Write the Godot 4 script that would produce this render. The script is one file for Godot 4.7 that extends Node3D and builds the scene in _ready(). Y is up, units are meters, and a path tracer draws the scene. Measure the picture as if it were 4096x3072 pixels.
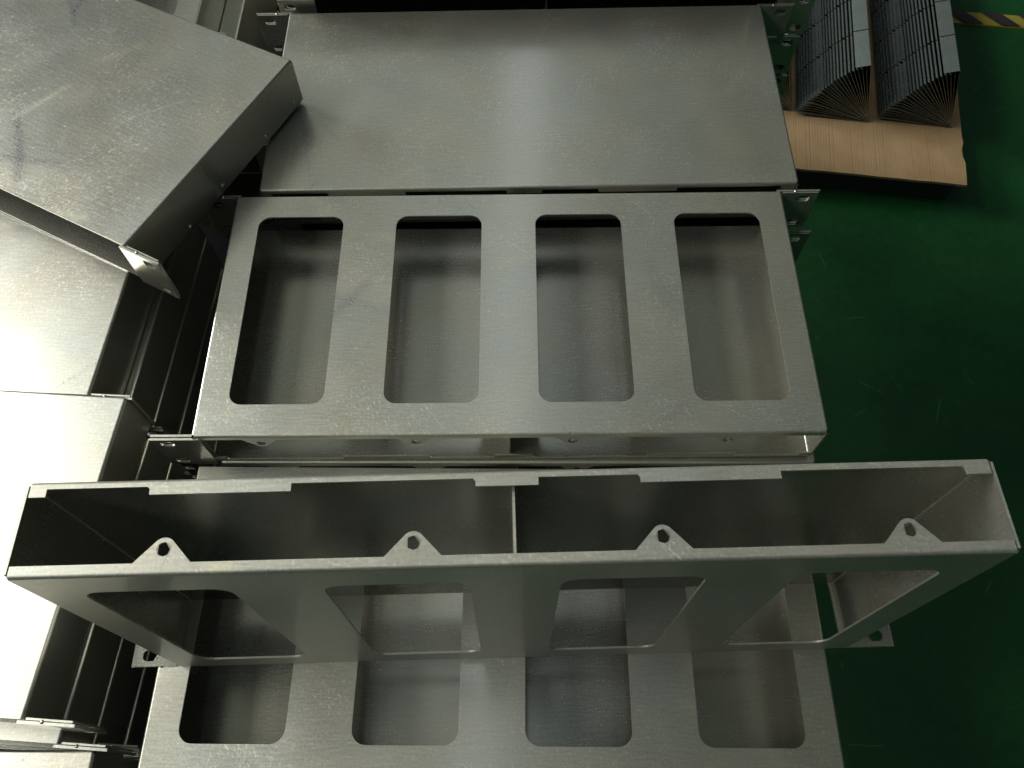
extends Node3D
# A close view down onto stacks of bent sheet-metal rack chassis in a workshop.
# Units are metres; y is up, the floor is y = 0, the camera looks down and forward (-z).

const W := 0.44        # body width of a chassis
const D := 0.2118      # depth
const H := 0.0445      # height (one rack unit)
const EAR := 0.0312    # how far a rack ear reaches past the body
const BEND := 0.0019   # outer bend radius
const T := 0.0012      # sheet thickness
const DECK := 0.61     # height of the work table

var names := {}
var rng := RandomNumberGenerator.new()
var mats := {}
var imgs := {}
var shapes := {}
var inner: SurfaceTool    # collects the inside faces of the sheet being built, which are less handled


func _ready() -> void:
	rng.seed = 7
	make_camera()
	make_light()
	make_materials()
	make_floor()
	make_table()
	make_chassis_shapes()
	make_stacks()
	make_pallet()
	make_brackets()


# ------------------------------------------------------------------ camera, light

func make_camera() -> void:
	var cam := Camera3D.new()
	cam.name = "camera"
	cam.fov = 50.173
	cam.position = Vector3(0, 1.4, 0)
	cam.rotation = Vector3(-1.0880890, 0.0, -0.0185161)
	cam.near = 0.02
	cam.far = 60.0
	add_child(cam)
	cam.current = true
	var env := Environment.new()
	env.background_mode = Environment.BG_COLOR
	env.background_color = Color(0.032, 0.040, 0.049).linear_to_srgb()
	env.tonemap_mode = Environment.TONE_MAPPER_LINEAR
	env.tonemap_exposure = 0.94
	env.sdfgi_enabled = true
	env.ssao_enabled = true
	env.ssil_enabled = true
	var we := WorldEnvironment.new()
	we.name = "world_environment"
	we.environment = env
	add_child(we)


func make_light() -> void:
	# a daylit roof window up to the left, and a tall side window farther back that lights the floor
	lamp("roof_window", "long daylit roof window high on the left", "window", Vector3(-2.75, 3.7, -0.25), Vector2(1.0, 3.5), Color(1.0, 0.99, 0.97), 12.5)
	lamp("side_window", "tall daylit window in the far left wall", "window", Vector3(-5.2, 3.0, -3.1), Vector2(2.2, 2.2), Color(0.99, 0.99, 0.98), 27.0, Vector3(0, 0, PI / 2))
	# translucent roof sheets and a strip of lamps that run away from the camera
	lamp("roof_sheet", "left strip of translucent roof sheet", "roof light", Vector3(-1.0, 3.7, -2.0), Vector2(1.3, 6.0), Color(1.0, 0.975, 0.91), 0.045)
	lamp("ceiling_lamp", "row of white ceiling lamps over the middle of the stacks", "lamp", Vector3(0.04, 3.6, -3.0), Vector2(0.22, 8.4), Color(0.95, 0.98, 1.0), 0.85, Vector3(0, -0.055, 0))
	lamp("roof_sheet", "right strip of translucent roof sheet", "roof light", Vector3(1.1, 3.7, -2.0), Vector2(1.1, 6.0), Color(1.0, 0.96, 0.86), 0.03)


func lamp(called: String, label: String, category: String, at: Vector3, size: Vector2, tint: Color, radiance: float, turn := Vector3.ZERO) -> void:
	var o := thing(called, label, category, at)
	o.rotation = turn
	var box := BoxMesh.new()
	box.size = Vector3(size.x + 0.06, 0.06, size.y + 0.06)
	var fm := StandardMaterial3D.new()
	fm.albedo_color = Color(0.75, 0.75, 0.75)
	part(o, "housing", box, fm, Vector3(0, 0.04, 0))
	var pane := BoxMesh.new()
	pane.size = Vector3(size.x, 0.008, size.y)
	var em := StandardMaterial3D.new()
	em.albedo_color = Color(0.8, 0.8, 0.8)
	em.emission_enabled = true
	em.emission = tint
	em.emission_energy_multiplier = minf(radiance, 1.0)
	part(o, "diffuser", pane, em, Vector3(0, 0.004, 0))
	var l := AreaLight3D.new()
	l.name = "light"
	l.area_size = size
	l.area_normalize_energy = true
	l.light_color = tint
	l.light_energy = radiance * size.x * size.y / PI
	l.shadow_enabled = true
	l.set("area_range", 12.0)
	l.rotation = Vector3(-PI / 2, 0, 0)
	l.position = Vector3(0, -0.006, 0)
	o.add_child(l)


# ------------------------------------------------------------------ naming helpers

func numbered(called: String) -> String:
	if not names.has(called):
		names[called] = 0
		return called
	names[called] += 1
	return "%s_%03d" % [called, names[called]]


func tag(o: Node, label: String, category: String, group := "") -> void:
	o.set_meta("label", label)
	o.set_meta("category", category)
	if group:
		o.set_meta("group", group)


func thing(called: String, label: String, category: String, at := Vector3.ZERO, group := "") -> Node3D:
	var o := Node3D.new()
	o.name = numbered(called)
	add_child(o)
	o.position = at
	tag(o, label, category, group)
	return o


func part(o: Node3D, called: String, mesh: Mesh, m: Material, at := Vector3.ZERO) -> MeshInstance3D:
	var p := MeshInstance3D.new()
	var k := 0
	var want := called
	while o.find_child(want, false, false):
		k += 1
		want = "%s_%03d" % [called, k]
	p.name = want
	p.mesh = mesh
	p.material_override = m
	p.position = at
	o.add_child(p, true)
	return p


func single(called: String, mesh: Mesh, m: Material, kind := "") -> MeshInstance3D:
	var p := MeshInstance3D.new()
	p.name = numbered(called)
	p.mesh = mesh
	p.material_override = m
	if kind:
		p.set_meta("kind", kind)
	add_child(p)
	return p


# ------------------------------------------------------------------ materials

func noise_bytes(size: int, freq: float, octaves: int, s: int) -> PackedByteArray:
	var n := FastNoiseLite.new()
	n.seed = s
	n.noise_type = FastNoiseLite.TYPE_SIMPLEX_SMOOTH
	n.frequency = freq
	n.fractal_octaves = octaves
	var im := n.get_seamless_image(size, size)
	im.convert(Image.FORMAT_L8)
	return im.get_data()


func tex(bytes: PackedByteArray, size: int, fmt: int) -> ImageTexture:
	return ImageTexture.create_from_image(Image.create_from_data(size, size, false, fmt, bytes))


func make_metal_textures() -> void:
	var n := 1024
	var blotch := noise_bytes(n, 0.006, 4, 11)
	var tint := noise_bytes(n, 0.004, 3, 23)
	var mask := noise_bytes(n, 0.005, 3, 31)
	var fine := noise_bytes(n, 0.22, 2, 5)
	var alb := PackedByteArray()
	alb.resize(n * n * 3)
	var rough := PackedByteArray()
	rough.resize(n * n)
	var drawn := 0.0
	for i in n * n:
		var b: float = blotch[i] / 255.0 - 0.5
		var t: float = tint[i] / 255.0 - 0.5
		var f: float = fine[i] / 255.0 - 0.5
		# rolling grain: the fine noise drawn out along the sheet
		drawn += fine[i] - fine[i - 14 if i >= 14 else 0]
		var g: float = drawn / 14.0 / 255.0
		var v := 0.715 + b * 0.035 + f * 0.07 + g * 0.16
		alb[i * 3] = int(clampf(v + t * 0.025 + 0.002, 0, 1) * 255)
		alb[i * 3 + 1] = int(clampf(v, 0, 1) * 255)
		alb[i * 3 + 2] = int(clampf(v - t * 0.03 - 0.052, 0, 1) * 255)
		rough[i] = int(clampf(0.34 + b * 0.05 + f * 0.07 + g * 0.12, 0.05, 1) * 255)
	# bump is finer: 2048 texels over the same 0.45 m
	var m := 2048
	var bump := noise_bytes(m, 0.16, 2, 77)
	for i in m * m:
		bump[i] = 90 + (bump[i] >> 3)
	imgs.alb0 = tex(alb, n, Image.FORMAT_RGB8)
	imgs.rough0 = tex(rough, n, Image.FORMAT_L8)
	# handling scratches: short curved strokes, dense in patches
	for k in 24000:
		var x := rng.randf() * m
		var y := rng.randf() * m
		var mk: float = mask[(int(y) >> 1) * n + (int(x) >> 1)] / 255.0
		if rng.randf() > smoothstep(0.35, 0.75, mk) + 0.10:
			continue
		var a := 1.0 + rng.randfn(0.0, 0.35)
		if rng.randf() < 0.04:
			a = rng.randf() * TAU
		var steps := rng.randi_range(4, 12)
		if rng.randf() < 0.0012:
			steps = rng.randi_range(50, 200)
		var curl := rng.randfn(0.0, 0.04) * (1.0 if steps < 40 else 0.02)
		var deep := rng.randf_range(0.3, 1.0)
		for s in steps:
			x += cos(a)
			y += sin(a)
			a += curl
			var ix := posmod(int(x), m)
			var iy := posmod(int(y), m)
			bump[iy * m + ix] = mini(255, bump[iy * m + ix] + int(60 * deep))
			var j := (iy >> 1) * n + (ix >> 1)
			rough[j] = mini(190, rough[j] + int(16 * deep))
			for c in 3:
				alb[j * 3 + c] = mini(240, alb[j * 3 + c] + int(15 * deep))
	# broad smears where hands and gloves have wiped the sheet
	for k in 34:
		var x := rng.randf() * n
		var y := rng.randf() * n
		var a := rng.randf() * TAU
		var turn := rng.randfn(0.0, 0.006)
		var wide := rng.randi_range(5, 16)
		var lift := rng.randi_range(2, 4) * (1 if rng.randf() < 0.6 else -1)
		for st in range(rng.randi_range(20, 70)):
			x += cos(a) * 3.0
			y += sin(a) * 3.0
			a += turn
			for q in wide * 5:
				var dx := rng.randfn(0.0, wide * 0.5)
				var dy := rng.randfn(0.0, wide * 0.5)
				var j := posmod(int(y + dy), n) * n + posmod(int(x + dx), n)
				rough[j] = clampi(rough[j] + lift * 2, 62, 145)
				alb[j * 3] = clampi(alb[j * 3] + lift, 170, 215)
				alb[j * 3 + 1] = clampi(alb[j * 3 + 1] + lift, 170, 215)
	# tiny dark specks of dirt
	for k in 1500:
		var j := rng.randi_range(0, n * n - 1)
		var d := rng.randi_range(20, 70)
		for c in 3:
			alb[j * 3 + c] = maxi(0, alb[j * 3 + c] - d)
	imgs.alb = tex(alb, n, Image.FORMAT_RGB8)
	imgs.rough = tex(rough, n, Image.FORMAT_L8)
	imgs.bump = tex(bump, m, Image.FORMAT_L8)


func steel(offset: Vector3, tone := 1.0, rough := 1.0, relief := 0.0035) -> StandardMaterial3D:
	var s := StandardMaterial3D.new()
	s.albedo_color = Color(tone, tone, tone)
	s.albedo_texture = imgs.alb
	s.metallic = 0.86
	s.roughness = rough
	s.roughness_texture = imgs.rough
	s.roughness_texture_channel = BaseMaterial3D.TEXTURE_CHANNEL_RED
	s.clearcoat_enabled = true      # a thin film of oil
	s.clearcoat = 1.0
	s.clearcoat_roughness = 0.14
	s.heightmap_enabled = true
	s.heightmap_texture = imgs.bump
	s.heightmap_scale = relief
	s.uv1_triplanar = true
	s.uv1_triplanar_sharpness = 8.0
	s.uv1_scale = Vector3.ONE * (1.0 / 0.45)
	s.uv1_offset = offset
	return s


func make_materials() -> void:
	make_metal_textures()
	for i in 6:
		mats["steel%d" % i] = steel(Vector3(0.13 * i, 0.37 * i, 0.29 * i))
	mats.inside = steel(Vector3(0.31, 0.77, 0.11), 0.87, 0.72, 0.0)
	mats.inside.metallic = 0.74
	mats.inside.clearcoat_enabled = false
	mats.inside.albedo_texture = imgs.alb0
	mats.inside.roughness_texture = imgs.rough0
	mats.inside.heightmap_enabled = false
	mats.upright = steel(Vector3(0.39, 0.11, 0.87), 1.0, 1.3, 0.002)
	mats.upright.metallic = 0.72
	mats.upright.clearcoat = 0.25
	var s := steel(Vector3(0.5, 0.2, 0.7), 0.72, 0.75)
	s.albedo_color = Color(0.68, 0.73, 0.75)
	s.metallic = 0.6
	mats.bracket = s
	var z := StandardMaterial3D.new()
	z.albedo_color = Color(0.8, 0.8, 0.79)
	z.metallic = 1.0
	z.roughness = 0.18
	mats.rivet = z

	# painted floor
	var n := 1024
	var a := noise_bytes(n, 0.004, 4, 3)
	var b := noise_bytes(n, 0.09, 3, 4)
	var alb := PackedByteArray()
	alb.resize(n * n * 3)
	var rough := PackedByteArray()
	rough.resize(n * n)
	for i in n * n:
		var u: float = a[i] / 255.0 - 0.5
		var v: float = b[i] / 255.0 - 0.5
		alb[i * 3] = int((0.10 + u * 0.05 + v * 0.03) * 255)
		alb[i * 3 + 1] = int((0.32 + u * 0.10 + v * 0.04) * 255)
		alb[i * 3 + 2] = int((0.15 + u * 0.04 + v * 0.02) * 255)
		rough[i] = int((0.42 + u * 0.2 + v * 0.12) * 255)
	for k in 260:    # scuffs
		var x := rng.randf() * n
		var y := rng.randf() * n
		var ang := rng.randf() * TAU
		var lift := rng.randi_range(12, 44)
		for st in rng.randi_range(5, 30):
			x += cos(ang)
			y += sin(ang)
			var j := posmod(int(y), n) * n + posmod(int(x), n)
			for c in 3:
				alb[j * 3 + c] = mini(255, alb[j * 3 + c] + lift)
	var f := StandardMaterial3D.new()
	f.albedo_texture = tex(alb, n, Image.FORMAT_RGB8)
	f.roughness_texture = tex(rough, n, Image.FORMAT_L8)
	f.roughness_texture_channel = BaseMaterial3D.TEXTURE_CHANNEL_RED
	f.roughness = 1.0
	f.uv1_triplanar = true
	f.uv1_scale = Vector3.ONE * 0.5
	mats.floor = f

	# corrugated cardboard: the flutes show as lines across the sheet
	var cn := 1024
	var lane := PackedByteArray()
	lane.resize(cn * cn)
	var ca := PackedByteArray()
	ca.resize(cn * cn * 3)
	var big := noise_bytes(cn, 0.006, 3, 41)
	var grain := noise_bytes(cn, 0.25, 2, 42)
	var line := PackedFloat32Array()
	line.resize(cn)
	for x in cn:
		line[x] = 0.5 + 0.05 * sin(x * TAU * 96.0 / cn)
	for k in 26:
		var x0 := rng.randi_range(0, cn - 1)
		var deep := rng.randf_range(0.04, 0.26)
		for d in range(-3, 4):
			line[posmod(x0 + d, cn)] -= deep * (1.0 - absf(d) / 4.0)
	for y in cn:
		for x in cn:
			var i := y * cn + x
			var u: float = big[i] / 255.0 - 0.5
			var g: float = grain[i] / 255.0 - 0.5
			lane[i] = int(clampf(line[x] * 0.8 + g * 0.06, 0, 1) * 255)
			var v := u * 0.07 + g * 0.06 + (line[x] - 0.5) * 0.10
			ca[i * 3] = int(clampf(0.70 + v, 0, 1) * 255)
			ca[i * 3 + 1] = int(clampf(0.58 + v, 0, 1) * 255)
			ca[i * 3 + 2] = int(clampf(0.42 + v, 0, 1) * 255)
	# a faint yellow smear near the corner
	var cb := StandardMaterial3D.new()
	cb.albedo_texture = tex(ca, cn, Image.FORMAT_RGB8)
	cb.roughness = 0.85
	cb.heightmap_enabled = true
	cb.heightmap_texture = tex(lane, cn, Image.FORMAT_L8)
	cb.heightmap_scale = 0.12
	cb.uv1_triplanar = true
	cb.uv1_scale = Vector3.ONE * 1.8
	mats.cardboard = cb
	mats.yellow = plain(Color(0.30, 0.255, 0.04), 0.6)
	mats.black = plain(Color(0.035, 0.03, 0.03), 0.45)
	mats.pallet = plain(Color(0.05, 0.045, 0.04), 0.8)
	mats.table = plain(Color(0.09, 0.10, 0.105), 0.6)
	mats.smear = plain(Color(0.50, 0.38, 0.10), 0.8)


func plain(linear: Color, rough: float) -> StandardMaterial3D:
	var s := StandardMaterial3D.new()
	s.albedo_color = linear.linear_to_srgb()
	s.roughness = rough
	return s


# ------------------------------------------------------------------ mesh helpers

func tri(st: SurfaceTool, a: Vector3, b: Vector3, c: Vector3, n: Vector3) -> void:
	var p := [a, b, c]
	if (b - a).cross(c - a).dot(n) > 0.0:   # Godot's front faces run clockwise
		p = [a, c, b]
	for v in p:
		st.set_normal(n)
		st.add_vertex(v)


func quad(st: SurfaceTool, a: Vector3, b: Vector3, c: Vector3, d: Vector3, n: Vector3) -> void:
	tri(st, a, b, c, n)
	tri(st, a, c, d, n)


func begin() -> SurfaceTool:
	var st := SurfaceTool.new()
	st.begin(Mesh.PRIMITIVE_TRIANGLES)
	return st


# a flat sheet: pieces are simple polygons (u, v); loops are the cut edges; xf maps (u, v, w) and its z axis is the outer normal
func sheet(st: SurfaceTool, pieces: Array, loops: Array, xf: Transform3D, t := T) -> void:
	var n := xf.basis.z.normalized()
	for piece in pieces:
		var idx := Geometry2D.triangulate_polygon(piece)
		for k in range(0, idx.size(), 3):
			var q := []
			for j in 3:
				var p: Vector2 = piece[idx[k + j]]
				q.append(p)
			tri(st, xf * Vector3(q[0].x, q[0].y, 0), xf * Vector3(q[1].x, q[1].y, 0), xf * Vector3(q[2].x, q[2].y, 0), n)
			tri(inner if inner else st, xf * Vector3(q[0].x, q[0].y, -t), xf * Vector3(q[1].x, q[1].y, -t), xf * Vector3(q[2].x, q[2].y, -t), -n)
	for l in loops:
		for k in l.size() - 1:
			var a: Vector2 = l[k]
			var b: Vector2 = l[k + 1]
			if a.distance_to(b) < 1e-6:
				continue
			var side := Vector2(b.y - a.y, a.x - b.x).normalized()
			var sn := (xf.basis * Vector3(side.x, side.y, 0)).normalized()
			quad(st, xf * Vector3(a.x, a.y, 0), xf * Vector3(b.x, b.y, 0), xf * Vector3(b.x, b.y, -t), xf * Vector3(a.x, a.y, -t), sn)


# a quarter bend along `along` from a to b, turning from normal n0 to n1 (unit, at right angles); the outer surface has radius BEND
func bend(st: SurfaceTool, a: Vector3, b: Vector3, n0: Vector3, n1: Vector3, r := BEND) -> void:
	var steps := 5
	for k in steps:
		var u := PI / 2 * k / steps
		var w := PI / 2 * (k + 1) / steps
		var m0 := n0 * cos(u) + n1 * sin(u)
		var m1 := n0 * cos(w) + n1 * sin(w)
		for rr in [r, r - T]:
			var q := [a + m0 * rr, b + m0 * rr, b + m1 * rr, a + m1 * rr]
			var s := 1.0 if rr == r else -1.0
			var ns := [m0 * s, m0 * s, m1 * s, m1 * s]
			var fn: Vector3 = (m0 + m1) * s
			var flip: bool = (q[1] - q[0]).cross(q[2] - q[0]).dot(fn) > 0.0
			for t3 in ([[0, 2, 1], [0, 3, 2]] if flip else [[0, 1, 2], [0, 2, 3]]):
				for j in t3:
					st.set_normal(ns[j])
					st.add_vertex(q[j])
		for e in [[a, (a - b).normalized()], [b, (b - a).normalized()]]:
			quad(st, e[0] + m0 * r, e[0] + m1 * r, e[0] + m1 * (r - T), e[0] + m0 * (r - T), e[1])


func arc(c: Vector2, r: float, from: float, to: float, steps := 8) -> PackedVector2Array:
	var p := PackedVector2Array()
	for k in steps + 1:
		var a := from + (to - from) * k / steps
		p.append(c + Vector2(cos(a), sin(a)) * r)
	return p


# a rounded hole about c: its left half (from top to bottom going round the left) or its right half (bottom to top)
func half_hole(c: Vector2, hw: float, hh: float, r: float, left: bool) -> PackedVector2Array:
	var p := PackedVector2Array()
	if left:
		p.append(Vector2(c.x, c.y + hh))
		p.append_array(arc(c + Vector2(-hw + r, hh - r), r, PI / 2, PI))
		p.append_array(arc(c + Vector2(-hw + r, -hh + r), r, PI, PI * 1.5))
		p.append(Vector2(c.x, c.y - hh))
	else:
		p.append(Vector2(c.x, c.y - hh))
		p.append_array(arc(c + Vector2(hw - r, -hh + r), r, -PI / 2, 0))
		p.append_array(arc(c + Vector2(hw - r, hh - r), r, 0, PI / 2))
		p.append(Vector2(c.x, c.y + hh))
	return tidy(p)


func tidy(p: PackedVector2Array) -> PackedVector2Array:
	var q := PackedVector2Array()
	for v in p:
		if q.is_empty() or q[-1].distance_to(v) > 1e-6:
			q.append(v)
	if q.size() > 2 and q[0].distance_to(q[-1]) < 1e-6:
		q.remove_at(q.size() - 1)
	return q


# a rectangle with rows of holes: holes is a list of [x, [[cy, hw, hh, r], ...]] sorted by x
func holed(x0: float, x1: float, y0: float, y1: float, holes: Array) -> Array:
	var pieces := []
	var loops := []
	var cuts := [x0]
	for h in holes:
		cuts.append(h[0])
	cuts.append(x1)
	for k in cuts.size() - 1:
		var p := PackedVector2Array()
		p.append(Vector2(cuts[k], y0))
		p.append(Vector2(cuts[k + 1], y0))
		if k < holes.size():          # right cut carries the left halves
			for h in holes[k][1]:
				var half := half_hole(Vector2(holes[k][0], h[0]), h[1], h[2], h[3], true)
				half.reverse()
				p.append_array(half)
		p.append(Vector2(cuts[k + 1], y1))
		p.append(Vector2(cuts[k], y1))
		if k > 0:
			var list: Array = holes[k - 1][1].duplicate()
			list.reverse()
			for h in list:
				var half := half_hole(Vector2(holes[k - 1][0], h[0]), h[1], h[2], h[3], false)
				half.reverse()
				p.append_array(half)
		pieces.append(tidy(p))
	for h in holes:
		for e in h[1]:
			loops.append(half_hole(Vector2(h[0], e[0]), e[1], e[2], e[3], true))
			loops.append(half_hole(Vector2(h[0], e[0]), e[1], e[2], e[3], false))
	return [pieces, loops]


# ------------------------------------------------------------------ the chassis

func make_chassis_shapes() -> void:
	var x := W / 2
	var z := D / 2
	var r := BEND
	# --- plate with four windows; its lip hangs at the open edge (+z) and carries four eared lugs
	var st := begin()
	inner = begin()
	var wins := []
	for c in [-0.1645, -0.055, 0.055, 0.1645]:
		wins.append([c, [[0.002, 0.0338, 0.0832, 0.0095]]])      # v = -z here
	var hp := holed(-x + r, x - r, -z + r, z, wins)
	# v runs away from the open edge: map (u, v, w) -> (u, H + w, -v)
	var top := Transform3D(Basis(Vector3.RIGHT, Vector3.FORWARD, Vector3.UP), Vector3(0, H, 0))
	hp[1].append(PackedVector2Array([Vector2(x - r, z), Vector2(-x + r, z)]))
	sheet(st, hp[0], hp[1], top)
	bend(st, Vector3(-x + r, H - r, -z), Vector3(-x + r, H - r, z - r), Vector3.UP, Vector3.LEFT)
	bend(st, Vector3(x - r, H - r, -z), Vector3(x - r, H - r, z - r), Vector3.UP, Vector3.RIGHT)
	bend(st, Vector3(-x + r, H - r, z - r), Vector3(x - r, H - r, z - r), Vector3.UP, Vector3.BACK)
	# lip: u = x, v = distance down from the bend
	var lipd := 0.0036
	var lug := 0.0148
	var cuts := [-x + r]
	var lugs := [-0.174, -0.065, 0.0445, 0.153]
	for l in lugs:
		cuts.append(l)
	cuts.append(x - r)
	var pieces := []
	var loops := []
	for k in cuts.size() - 1:
		var p := PackedVector2Array([Vector2(cuts[k], 0), Vector2(cuts[k + 1], 0)])
		var edge := PackedVector2Array()
		if k < lugs.size():
			var c: float = lugs[k]
			var half := arc(Vector2(c, lug - 0.0052), 0.0032, -PI / 2, -PI * 1.5, 16)   # left half of the hole, small v to large v
			for q in half:
				p.append(q)
			loops.append(reversed(half))
			edge.append(Vector2(c, lug))
			edge.append_array(arc(Vector2(c, lug - 0.005), 0.005, PI / 2, PI * 0.78, 6))
			edge.append(Vector2(c - 0.0125, lipd))
		else:
			edge.append(Vector2(cuts[k + 1], lipd))
		if k > 0:
			var c: float = lugs[k - 1]
			edge.append(Vector2(c + 0.0125, lipd))
			edge.append_array(arc(Vector2(c, lug - 0.005), 0.005, PI * 0.22, PI / 2, 6))
			p.append_array(edge)
			var half := arc(Vector2(c, lug - 0.0052), 0.0032, PI / 2, -PI / 2, 16)
			p.append_array(half)
			loops.append(reversed(half))
		else:
			edge.append(Vector2(cuts[k], lipd))
			p.append_array(edge)
		loops.append(edge)
		pieces.append(tidy(p))
	var lipx := Transform3D(Basis(Vector3.RIGHT, Vector3.DOWN, Vector3.BACK), Vector3(0, H - r, z))
	sheet(st, pieces, loops, lipx)
	shapes.window_plate = inner.commit(st.commit())
	inner = null

	# --- plain plate opposite, its lip has five deeper tongues
	st = begin()
	inner = begin()
	var plain_poly := PackedVector2Array([Vector2(-x + r, -z + r), Vector2(x - r, -z + r), Vector2(x - r, z), Vector2(-x + r, z)])
	var bot := Transform3D(Basis(Vector3.RIGHT, Vector3.FORWARD, Vector3.DOWN), Vector3(0, 0, 0))
	sheet(st, [plain_poly], [PackedVector2Array([Vector2(x - r, z), Vector2(-x + r, z)])], bot)
	bend(st, Vector3(-x + r, r, -z), Vector3(-x + r, r, z - r), Vector3.DOWN, Vector3.LEFT)
	bend(st, Vector3(x - r, r, -z), Vector3(x - r, r, z - r), Vector3.DOWN, Vector3.RIGHT)
	bend(st, Vector3(-x + r, r, z - r), Vector3(x - r, r, z - r), Vector3.DOWN, Vector3.BACK)
	var shallow := 0.0018
	var deep := 0.0056
	var edge2 := PackedVector2Array()
	for tg in [[-x + r, -0.207], [-0.122, -0.058], [-0.0115, 0.017], [0.1005, 0.164], [0.2105, x - r]]:
		if tg[0] > -x + 0.01:
			edge2.append(Vector2(tg[0], shallow))
			edge2.append(Vector2(tg[0], shallow))
		edge2.append(Vector2(tg[0], deep))
		edge2.append(Vector2(tg[1], deep))
		if tg[1] < x - 0.01:
			# rounded inner corner where the tongue meets the shallow lip
			edge2.append(Vector2(tg[1] + 0.0002, shallow + 0.0012))
			edge2.append(Vector2(tg[1] + 0.0012, shallow))
	var lip2 := PackedVector2Array([Vector2(-x + r, 0)])
	lip2.append_array(tidy(edge2))
	lip2.append(Vector2(x - r, 0))
	var lx := Transform3D(Basis(Vector3.RIGHT, Vector3.UP, Vector3.BACK), Vector3(0, r, z))
	sheet(st, [lip2], [reversed(tidy(edge2))], lx)
	shapes.plain_plate = inner.commit(st.commit())
	inner = null

	# --- side wall with the flange that carries an ear (right side; the left one is its mirror)
	for s in [1.0, -1.0]:
		st = begin()
		inner = begin()
		var wall := PackedVector2Array([Vector2(-z + r, r), Vector2(z, r), Vector2(z, H - r), Vector2(-z + r, H - r)])
		var wx := Transform3D(Basis(Vector3.BACK, Vector3.UP, Vector3(s, 0, 0)), Vector3(s * x, 0, 0))
		sheet(st, [wall], [PackedVector2Array([Vector2(z, r), Vector2(z, H - r)])], wx)
		if s < 0.0:
			shapes.bare_wall = inner.commit(st.commit())
			inner = begin()
			st = begin()
			sheet(st, [wall], [PackedVector2Array([Vector2(z, r), Vector2(z, H - r)])], wx)
		bend_out(st, s)
		var fl := ear_poly(0.0, EAR - 0.0005 - 2 * r + T)
		var fx := Transform3D(Basis(Vector3(s, 0, 0), Vector3.UP, Vector3.FORWARD), Vector3(s * (x + 2 * r - T - 0.0012), 0, -z))
		sheet(st, fl[0], fl[1], fx)
		shapes["side_wall%d" % int(s)] = inner.commit(st.commit())
		inner = null
		# --- outer ear plate, slightly proud of the flange
		st = begin()
		var ep := ear_poly(-0.0034, EAR)
		var exf := Transform3D(Basis(Vector3(s, 0, 0), Vector3.UP, Vector3.FORWARD), Vector3(s * x, 0, -z - 0.0023))
		sheet(st, ep[0], ep[1], exf, 0.0017)
		shapes["ear_plate%d" % int(s)] = st.commit()

	# --- divider in the middle
	st = begin()
	var dv := PackedVector2Array([Vector2(-z + 0.004, T + 0.0002), Vector2(z - 0.004, T + 0.0002), Vector2(z - 0.004, H - T - 0.0002), Vector2(-z + 0.004, H - T - 0.0002)])
	var dx := Transform3D(Basis(Vector3.BACK, Vector3.UP, Vector3.RIGHT), Vector3(T / 2, 0, 0))
	sheet(st, [dv], [PackedVector2Array([dv[0], dv[1], dv[2], dv[3], dv[0]])], dx)
	shapes.divider = st.commit()

	var ball := SphereMesh.new()
	ball.radius = 0.0014
	ball.height = 0.0026
	ball.radial_segments = 10
	ball.rings = 5
	shapes.weld = ball
	var dome := SphereMesh.new()
	dome.radius = 0.0022
	dome.height = 0.0026
	dome.radial_segments = 12
	dome.rings = 6
	shapes.rivet = dome


func reversed(p: PackedVector2Array) -> PackedVector2Array:
	var q := p.duplicate()
	q.reverse()
	return q


func ear_poly(u0: float, u1: float) -> Array:
	var off := u1 - EAR if u1 < EAR - 0.0002 else 0.0
	var cx := 0.0208 + off
	var hp := holed(u0, u1, 0.0004, H - 0.0004, [[cx, [[H / 2 - 0.0150, 0.0054, 0.0036, 0.0035], [H / 2 + 0.0150, 0.0054, 0.0036, 0.0035]]]])
	hp[1].append(PackedVector2Array([Vector2(u0, 0.0004), Vector2(u1, 0.0004), Vector2(u1, H - 0.0004), Vector2(u0, H - 0.0004), Vector2(u0, 0.0004)]))
	return hp


func bend_out(st: SurfaceTool, s: float) -> void:
	# the wall turns outward into the flange: a concave bend, centre outside the wall
	var r := BEND - T
	var c := Vector3(s * (W / 2 + r), 0, -D / 2 + BEND)
	var steps := 4
	for k in steps:
		var u := PI / 2 * k / steps
		var w := PI / 2 * (k + 1) / steps
		var m0 := Vector3(-s * cos(u), 0, -sin(u))
		var m1 := Vector3(-s * cos(w), 0, -sin(w))
		for rr in [r, BEND]:
			var sg := -1.0 if rr == r else 1.0
			var y0 := Vector3(0, 0.0019, 0)
			var y1 := Vector3(0, H - 0.0019, 0)
			quad(st, c + m0 * rr + y0, c + m1 * rr + y0, c + m1 * rr + y1, c + m0 * rr + y1, (m0 + m1).normalized() * sg)


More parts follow.
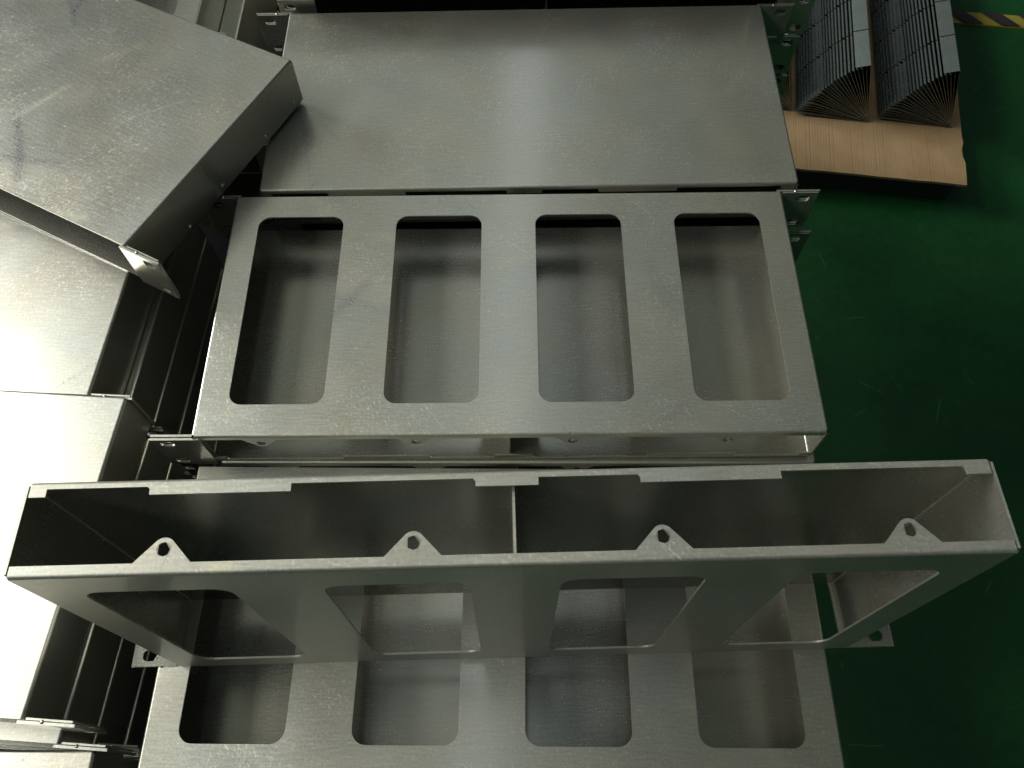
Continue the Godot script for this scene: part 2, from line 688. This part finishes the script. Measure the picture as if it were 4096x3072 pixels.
# a chassis as a thing. flip: the plain plate is on top. near: the ears are on the near side. blank: both its plates are plain.
func chassis(label: String, mat: Material, flip: bool, near: bool, blank: bool, extra_ear := false, rivets := false) -> Node3D:
	var o := thing("rack_chassis", label, "metal chassis", Vector3.ZERO, "sheet-metal rack chassis stacked in columns")
	var f := Transform3D.IDENTITY
	if flip:
		f = Transform3D(Basis(Vector3.BACK, PI), Vector3(0, H, 0))
	if near:
		f = Transform3D(Basis(Vector3.UP, PI), Vector3.ZERO) * f
	var list := [["window_plate", shapes.window_plate], ["plain_plate", shapes.plain_plate], ["side_wall", shapes["side_wall1"]], ["side_wall", shapes["side_wall-1"]], ["ear_plate", shapes["ear_plate1"]], ["ear_plate", shapes["ear_plate-1"]], ["divider", shapes.divider]]
	if blank:
		list.remove_at(0)
	for e in list:
		var p := part(o, e[0], e[1], mat)
		if p.mesh.get_surface_count() > 1:
			p.material_override = null
			p.set_surface_override_material(0, mat)
			p.set_surface_override_material(1, mats.inside)
		p.transform = f
	if blank:
		var p := part(o, "plain_plate", shapes.plain_plate, null)
		p.set_surface_override_material(0, mat)
		p.set_surface_override_material(1, mats.inside)
		p.transform = f * Transform3D(Basis(Vector3.BACK, PI), Vector3(0, H, 0))
	for s in [1.0, -1.0]:
		for y in [0.0008, H - 0.0008]:
			var p := part(o, "weld_spot", shapes.weld, mats.rivet)
			p.transform = f * Transform3D(Basis.IDENTITY, Vector3(s * (W / 2 + 0.0115), y, -D / 2 - 0.0006))
		if not rivets:
			continue
		for q in [[-0.095, 0.0085], [-0.0525, 0.0065], [0.0075, 0.0075], [0.0514, 0.0045]]:
			var p := part(o, "rivet", shapes.rivet, mats.rivet)
			p.transform = f * Transform3D(Basis(Vector3.BACK, PI / 2), Vector3(s * (W / 2 + 0.0002), (q[1] if not flip else H - q[1]), q[0] * (-1.0 if near else 1.0)))
	if extra_ear:
		var p := part(o, "ear_plate", shapes["ear_plate-1"], mat)
		p.transform = Transform3D(Basis.IDENTITY, Vector3(0.001, -0.0035, D - 0.0015))
		var q := part(o, "ear_plate", shapes["ear_plate-1"], mat)
		q.transform = Transform3D(Basis.IDENTITY, Vector3(0.001, -0.0035, D + 0.0012))
	return o


# centre: the middle of the top face, relative to the camera; turn in YXZ order
func put(o: Node3D, centre: Vector3, turn: Vector3) -> void:
	var b := Basis.from_euler(turn)
	o.transform = Transform3D(b, Vector3(0, 1.4, 0) + centre - b.y * H)


func make_stacks() -> void:
	var m := [mats.steel0, mats.steel1, mats.steel2, mats.steel3, mats.steel4, mats.steel5]
	# --- the three named chassis of the middle row
	var mid := chassis("flat chassis with four rounded windows in the centre, its open side facing the viewer", m[0], false, false, false, true)
	put(mid, Vector3(-0.00147, -0.51589, -0.33709), Vector3(0.00234, -0.01304, 0.00336))
	var back := chassis("blank smudged chassis behind the windowed one, at the back of the middle row", m[1], true, false, false)
	put(back, Vector3(0.01697, -0.51593, -0.55749), Vector3(0.00871, -0.00976, 0.00753))
	var near := chassis("chassis with four windows lying nearest the viewer, under the upright one", m[2], false, false, false)
	for gone in ["side_wall_001", "ear_plate_001"]:
		near.get_node(gone).mesh = shapes.bare_wall if gone == "side_wall_001" else null
	near.get_node("ear_plate_001").free()
	for gone in ["weld_spot_002", "weld_spot_003"]:
		near.get_node(gone).free()
	put(near, Vector3(-0.01514, -0.56169, -0.11904), Vector3(-0.0105, -0.02387, -0.00713))
	var up := chassis("chassis standing upright on its ears, open side up with four pierced lugs", mats.upright, false, false, false)
	put(up, Vector3(-0.00066, -0.45518, -0.09294), Vector3(-1.58852, -0.43037, 3.58233))
	var skew := chassis("blank-topped chassis lying askew across the left and middle rows", m[4], true, true, true, false, true)
	put(skew, Vector3(-0.42004, -0.46859, -0.56097), Vector3(0.00084, -0.4882, -0.01115))

	# --- the chassis below them, column by column: name, x, z of the centre, turn, top of the next lower one, count, flip, near, blank
	column("the windowed chassis of the middle row", Vector2(0.0046, -0.3344), -0.020, 0.8380, 5, [0.0, -0.002, 0.003, -0.001, 0.001], false, false, false)
	column("the blank chassis at the back of the middle row", Vector2(0.034, -0.5735), -0.012, 0.8352, 5, [0.0, 0.003, -0.002, 0.001, 0.0], true, false, false)
	column("the nearest windowed chassis", Vector2(-0.0105, -0.1185), -0.02, 0.7900, 4, [0.0, 0.004, -0.003, 0.002], false, false, false)

	# --- left row
	var la := chassis("glaring blank-topped chassis of the left row, half under the askew one", m[5], true, true, true)
	corner(la, Vector3(-0.3000, 0.8842, -0.2680), -0.071)
	var lb := chassis("brightest blank-topped chassis of the left row, left of the upright one", m[0], true, true, true)
	corner(lb, Vector3(-0.2899, 0.8862, -0.0537), -0.086)
	var lc := chassis("blank-topped chassis cut by the bottom left corner of the picture", m[1], true, true, true)
	corner(lc, Vector3(-0.2700, 0.8402, 0.172), -0.02)
	var ld := chassis("windowed chassis of the left row behind the askew one, at the top edge", m[2], false, true, false)
	corner(ld, Vector3(-0.2862, 0.8865, -0.638), -0.012)
	side_column("the glaring chassis under the askew one", Vector3(-0.2950, 0.8385, -0.266), -0.071, 5, 5)
	side_column("the brightest chassis of the left row", Vector3(-0.2893, 0.8402, -0.0455), -0.083, 5, 0)
	side_column("the chassis at the bottom left corner", Vector3(-0.2740, 0.7941, 0.172), -0.02, 4, 1)
	side_column("the windowed chassis at the top left", Vector3(-0.2700, 0.8402, -0.637), -0.012, 5, 2)

	# --- row behind, seen end on at the top edge: ears towards the viewer
	var y := DECK
	for k in 7:
		var o := chassis("open-fronted chassis in the dark row behind, %s from its bottom" % ["lowest", "second", "third", "fourth", "fifth", "sixth", "seventh"][k], m[k % 6], false, true, true)
		var b := Basis(Vector3.UP, -0.012 + 0.002 * (k % 3))
		o.transform = Transform3D(b, Vector3(0.038 + 0.002 * (k % 2), y, -0.7795))
		y += 0.0475
	for far in 1:
		y = DECK
		for k in 7:
			var o := chassis("chassis behind the dark row, %s from its bottom" % [["lowest", "second", "third", "fourth", "fifth", "sixth", "seventh"][k]], m[(k + far) % 6], true, false, true)
			o.transform = Transform3D(Basis(Vector3.UP, 0.006 - 0.003 * (k % 3)), Vector3(0.04 + 0.003 * (k % 2), y, -1.003 - 0.222 * far))
			y += 0.0456
	y = DECK
	for k in 5:
		var o := chassis("chassis in the dark corner behind the left row, %s from its bottom" % ["lowest", "second", "third", "fourth", "fifth"][k], m[(k + 3) % 6], true, true, true)
		o.transform = Transform3D(Basis(Vector3.UP, 0.01 - 0.004 * (k % 3)), Vector3(-0.30 + 0.003 * (k % 2), y, -1.02))
		y += 0.0458


func column(under: String, at: Vector2, turn: float, top: float, count: int, jitter: Array, flip: bool, near: bool, blank: bool) -> void:
	var ord := ["directly below", "two below", "three below", "four below", "five below", "six below"]
	var step := (top - DECK) / count
	for k in count:
		var o := chassis("chassis edge %s %s" % [ord[k], under], mats["steel%d" % ((k + 3) % 6)], flip, near, blank)
		o.transform = Transform3D(Basis(Vector3.UP, turn + jitter[k]), Vector3(at.x + jitter[k] * 0.8, top - H - step * k, at.y + jitter[k]))


func side_column(under: String, c: Vector3, turn: float, count: int, seed_at: int) -> void:
	var ord := ["directly below", "two below", "three below", "four below", "five below"]
	var step := (c.y - DECK) / count
	var slip := [0.0, 0.0006, 0.0018, -0.001, 0.0012]
	for k in count:
		var o := chassis("dark-sided chassis %s %s" % [ord[k], under], mats["steel%d" % ((k + seed_at + 1) % 6)], true, true, true)
		corner(o, Vector3(c.x + slip[(k + seed_at) % 5], c.y - step * k, c.z + slip[(k + 2) % 5]), turn + slip[k] * 3.0)


# place by the near right top corner
func corner(o: Node3D, c: Vector3, turn: float) -> void:
	var b := Basis(Vector3.UP, turn)
	o.transform = Transform3D(b, c - b * Vector3(W / 2, H, D / 2))


# ------------------------------------------------------------------ surroundings

func make_floor() -> void:
	var st := begin()
	quad(st, Vector3(-9, 0, -9), Vector3(9, 0, -9), Vector3(9, 0, 7), Vector3(-9, 0, 7), Vector3.UP)
	single("floor", st.commit(), mats.floor, "structure")

	# hazard tape stuck to the floor, yellow with slanting black bars
	var o := thing("hazard_tape", "yellow and black striped marking tape on the green floor, top right corner", "marking tape", Vector3(1.1259, 0.0, -1.7407))
	o.rotation.y = -0.138
	st = begin()
	var w := 0.022
	quad(st, Vector3(-0.9, 0.004, -w), Vector3(1.6, 0.004, -w), Vector3(1.6, 0.004, w), Vector3(-0.9, 0.004, w), Vector3.UP)
	for e in [[-w, Vector3.FORWARD], [w, Vector3.BACK]]:
		quad(st, Vector3(-0.9, 0.004, e[0]), Vector3(1.6, 0.004, e[0]), Vector3(1.6, 0.0, e[0]), Vector3(-0.9, 0.0, e[0]), e[1])
	part(o, "yellow_strip", st.commit(), mats.yellow)
	var bar := begin()
	quad(bar, Vector3(-0.046, 0, -w), Vector3(0.002, 0, -w), Vector3(0.046, 0, w), Vector3(-0.002, 0, w), Vector3.UP)
	var bm := bar.commit()
	for k in 20:
		part(o, "black_bar", bm, mats.black, Vector3(-0.80 + 0.0885 * k + 0.018, 0.008, 0))


func box(st: SurfaceTool, lo: Vector3, hi: Vector3) -> void:
	for a in 3:
		for s in [0, 1]:
			var n := Vector3.ZERO
			n[a] = 1.0 if s else -1.0
			var p := []
			for q in [[0, 0], [1, 0], [1, 1], [0, 1]]:
				var v := Vector3.ZERO
				v[a] = hi[a] if s else lo[a]
				v[(a + 1) % 3] = hi[(a + 1) % 3] if q[0] else lo[(a + 1) % 3]
				v[(a + 2) % 3] = hi[(a + 2) % 3] if q[1] else lo[(a + 2) % 3]
				p.append(v)
			quad(st, p[0], p[1], p[2], p[3], n)


func make_table() -> void:
	var o := thing("work_table", "low dark steel work table under the stacks of chassis", "table", Vector3(-0.37, 0, -0.31))
	var st := begin()
	box(st, Vector3(-0.59, DECK - 0.03, -1.04), Vector3(0.575, DECK - 0.0003, 0.50))
	part(o, "table_top", st.commit(), mats.table)
	st = begin()
	box(st, Vector3(-0.02, 0, -0.02), Vector3(0.02, DECK - 0.03, 0.02))
	var leg := st.commit()
	for x in [-0.55, 0.53]:
		for z in [-0.99, 0.45]:
			part(o, "leg", leg, mats.table, Vector3(x, 0, z))


func make_pallet() -> void:
	# frame of the pallet, cardboard and brackets: x to the right, -z away, turned 9.5 degrees
	var k0 := 1.335 / 1.25
	var base := Vector3(0.8984 * k0, 0, -1.0765 * k0)     # near right corner of the cardboard
	var turn := -0.155
	var o := thing("pallet", "dark pallet under the brown cardboard sheet", "pallet", base)
	o.rotation.y = turn
	for k in 5:
		var st := begin()
		box(st, Vector3(-0.045, 0, -0.84), Vector3(0.045, 0.015, -0.012))
		part(o, "board", st.commit(), mats.pallet, Vector3(-0.06 - 0.108 * k, 0.043, 0))
	for k in 3:
		var st := begin()
		box(st, Vector3(-0.54, 0.0, -0.04), Vector3(-0.015, 0.043, 0.04))
		part(o, "bearer", st.commit(), mats.pallet, Vector3(0, 0, -0.056 - 0.34 * k))
	# cardboard sheet with a ragged right edge
	var c := thing("cardboard_sheet", "brown corrugated cardboard sheet under the fanned brackets", "cardboard", base + Vector3(0, 0.0585, 0))
	c.rotation.y = turn
	var p := PackedVector2Array()
	p.append(Vector2(-0.56, -0.012))
	for k in 14:
		p.append(Vector2(-0.52 + 0.038 * k, rng.randf_range(-0.0012, 0.0012)))
	p.append(Vector2(0.0, -0.001))
	for k in 40:
		var far := 0.02 * (k + 1)
		p.append(Vector2(0.001 + 0.035 * far - (0.003 if k in [3, 4] else 0.0) + rng.randf_range(-0.0012, 0.0012), far))
	p.append(Vector2(-0.56, 0.8))
	var st := begin()
	var xf := Transform3D(Basis(Vector3.RIGHT, Vector3.FORWARD, Vector3.UP), Vector3(0, 0.0065, 0))
	var loop := p.duplicate()
	loop.append(p[0])
	sheet(st, [p], [loop], xf, 0.006)
	part(c, "board", st.commit(), mats.cardboard)


func make_brackets() -> void:
	var ang := 0.165
	var ex := Vector3(cos(ang), 0, sin(ang))
	var back := Vector3(sin(ang), 0, -cos(ang))
	# fold edge of each fan, relative to the camera
	var fans := [[Vector3(0.5904, 0, -1.2819), "left"], [Vector3(0.7428, 0, -1.2457), "middle"], [Vector3(0.9078, 0, -1.2263), "right"]]
	var k0 := 1.335 / 1.25
	var count := 23
	var row_len := 0.111
	var row_name := ["nearest", "second", "third", "farthest"]
	var webs := []
	for k in count:
		var t := float(k) / (count - 1)
		webs.append(bracket_shape(deg_to_rad(lerpf(177.0, 108.0, t)), k0 * lerpf(0.119, 0.142, pow(t, 0.8)), lerpf(0.0, 0.012, t), row_len - 0.004, deg_to_rad(lerpf(177.0, 199.0, t)), 0.029 if k == count - 1 else lerpf(0.032, 0.0032, minf(k / 10.0, 1.0))))
	var hole := SphereMesh.new()
	hole.radius = 0.0016
	hole.height = 0.0022
	hole.radial_segments = 8
	hole.rings = 4
	for f in fans.size():
		for r in 4:
			for k in count:
				var o := thing("sheet_bracket", "grey bent sheet, %s in %s row of %s fan" % [where_in_fan(k, count), row_name[r], fans[f][1]], "sheet bracket", Vector3.ZERO, "bent sheets nested in fans on the cardboard")
				o.transform = Transform3D(Basis(ex, Vector3.UP, -back), fans[f][0] * k0 + Vector3(0, 0.0658, 0) + back * (row_len * r + 0.001 * ((k * 7 + r * 3) % 4)))
				part(o, "web", webs[k][0], mats.bracket)
				part(o, "flange", webs[k][1], mats.bracket)


func where_in_fan(k: int, count: int) -> String:
	if k == 0:
		return "bottom leaf"
	if k == count - 1:
		return "last upright leaf"
	return "%d%s leaf up" % [k + 1, "st" if k == 20 else "nd" if k in [1, 21] else "rd" if k in [2, 22] else "th"]


# a web from the fold line out to radius r at angle a, then a flange bent towards the fan
func bracket_shape(a: float, r: float, lift: float, length: float, lip: float, wide: float) -> Array:
	var t := 0.0009
	var p0 := Vector2(-lift * 0.25, lift * 0.25)
	var dir := Vector2(cos(a), sin(a))
	var p1 := p0 + dir * r
	var fd := Vector2(cos(lip), sin(lip))
	var p2 := p1 + fd * wide
	var out := []
	for e in [[p0, p1], [p1 + fd * 0.0004, p2]]:
		var st := begin()
		var d: Vector2 = (e[1] - e[0]).normalized()
		var n := Vector2(-d.y, d.x) * t * 0.5
		var q := [e[0] + n, e[1] + n, e[1] - n, e[0] - n]
		var c: Vector2 = (e[0] + e[1]) / 2
		for k in 4:
			var u: Vector2 = q[k]
			var v: Vector2 = q[(k + 1) % 4]
			var m: Vector2 = (u + v) / 2 - c
			var s := Vector2(v.y - u.y, u.x - v.x).normalized()
			if s.dot(m) < 0:
				s = -s
			quad(st, Vector3(u.x, u.y, 0), Vector3(v.x, v.y, 0), Vector3(v.x, v.y, -length), Vector3(u.x, u.y, -length), Vector3(s.x, s.y, 0))
		for z in [[0.0, Vector3.BACK], [-length, Vector3.FORWARD]]:
			quad(st, Vector3(q[0].x, q[0].y, z[0]), Vector3(q[1].x, q[1].y, z[0]), Vector3(q[2].x, q[2].y, z[0]), Vector3(q[3].x, q[3].y, z[0]), z[1])
		out.append(st.commit())
	return out
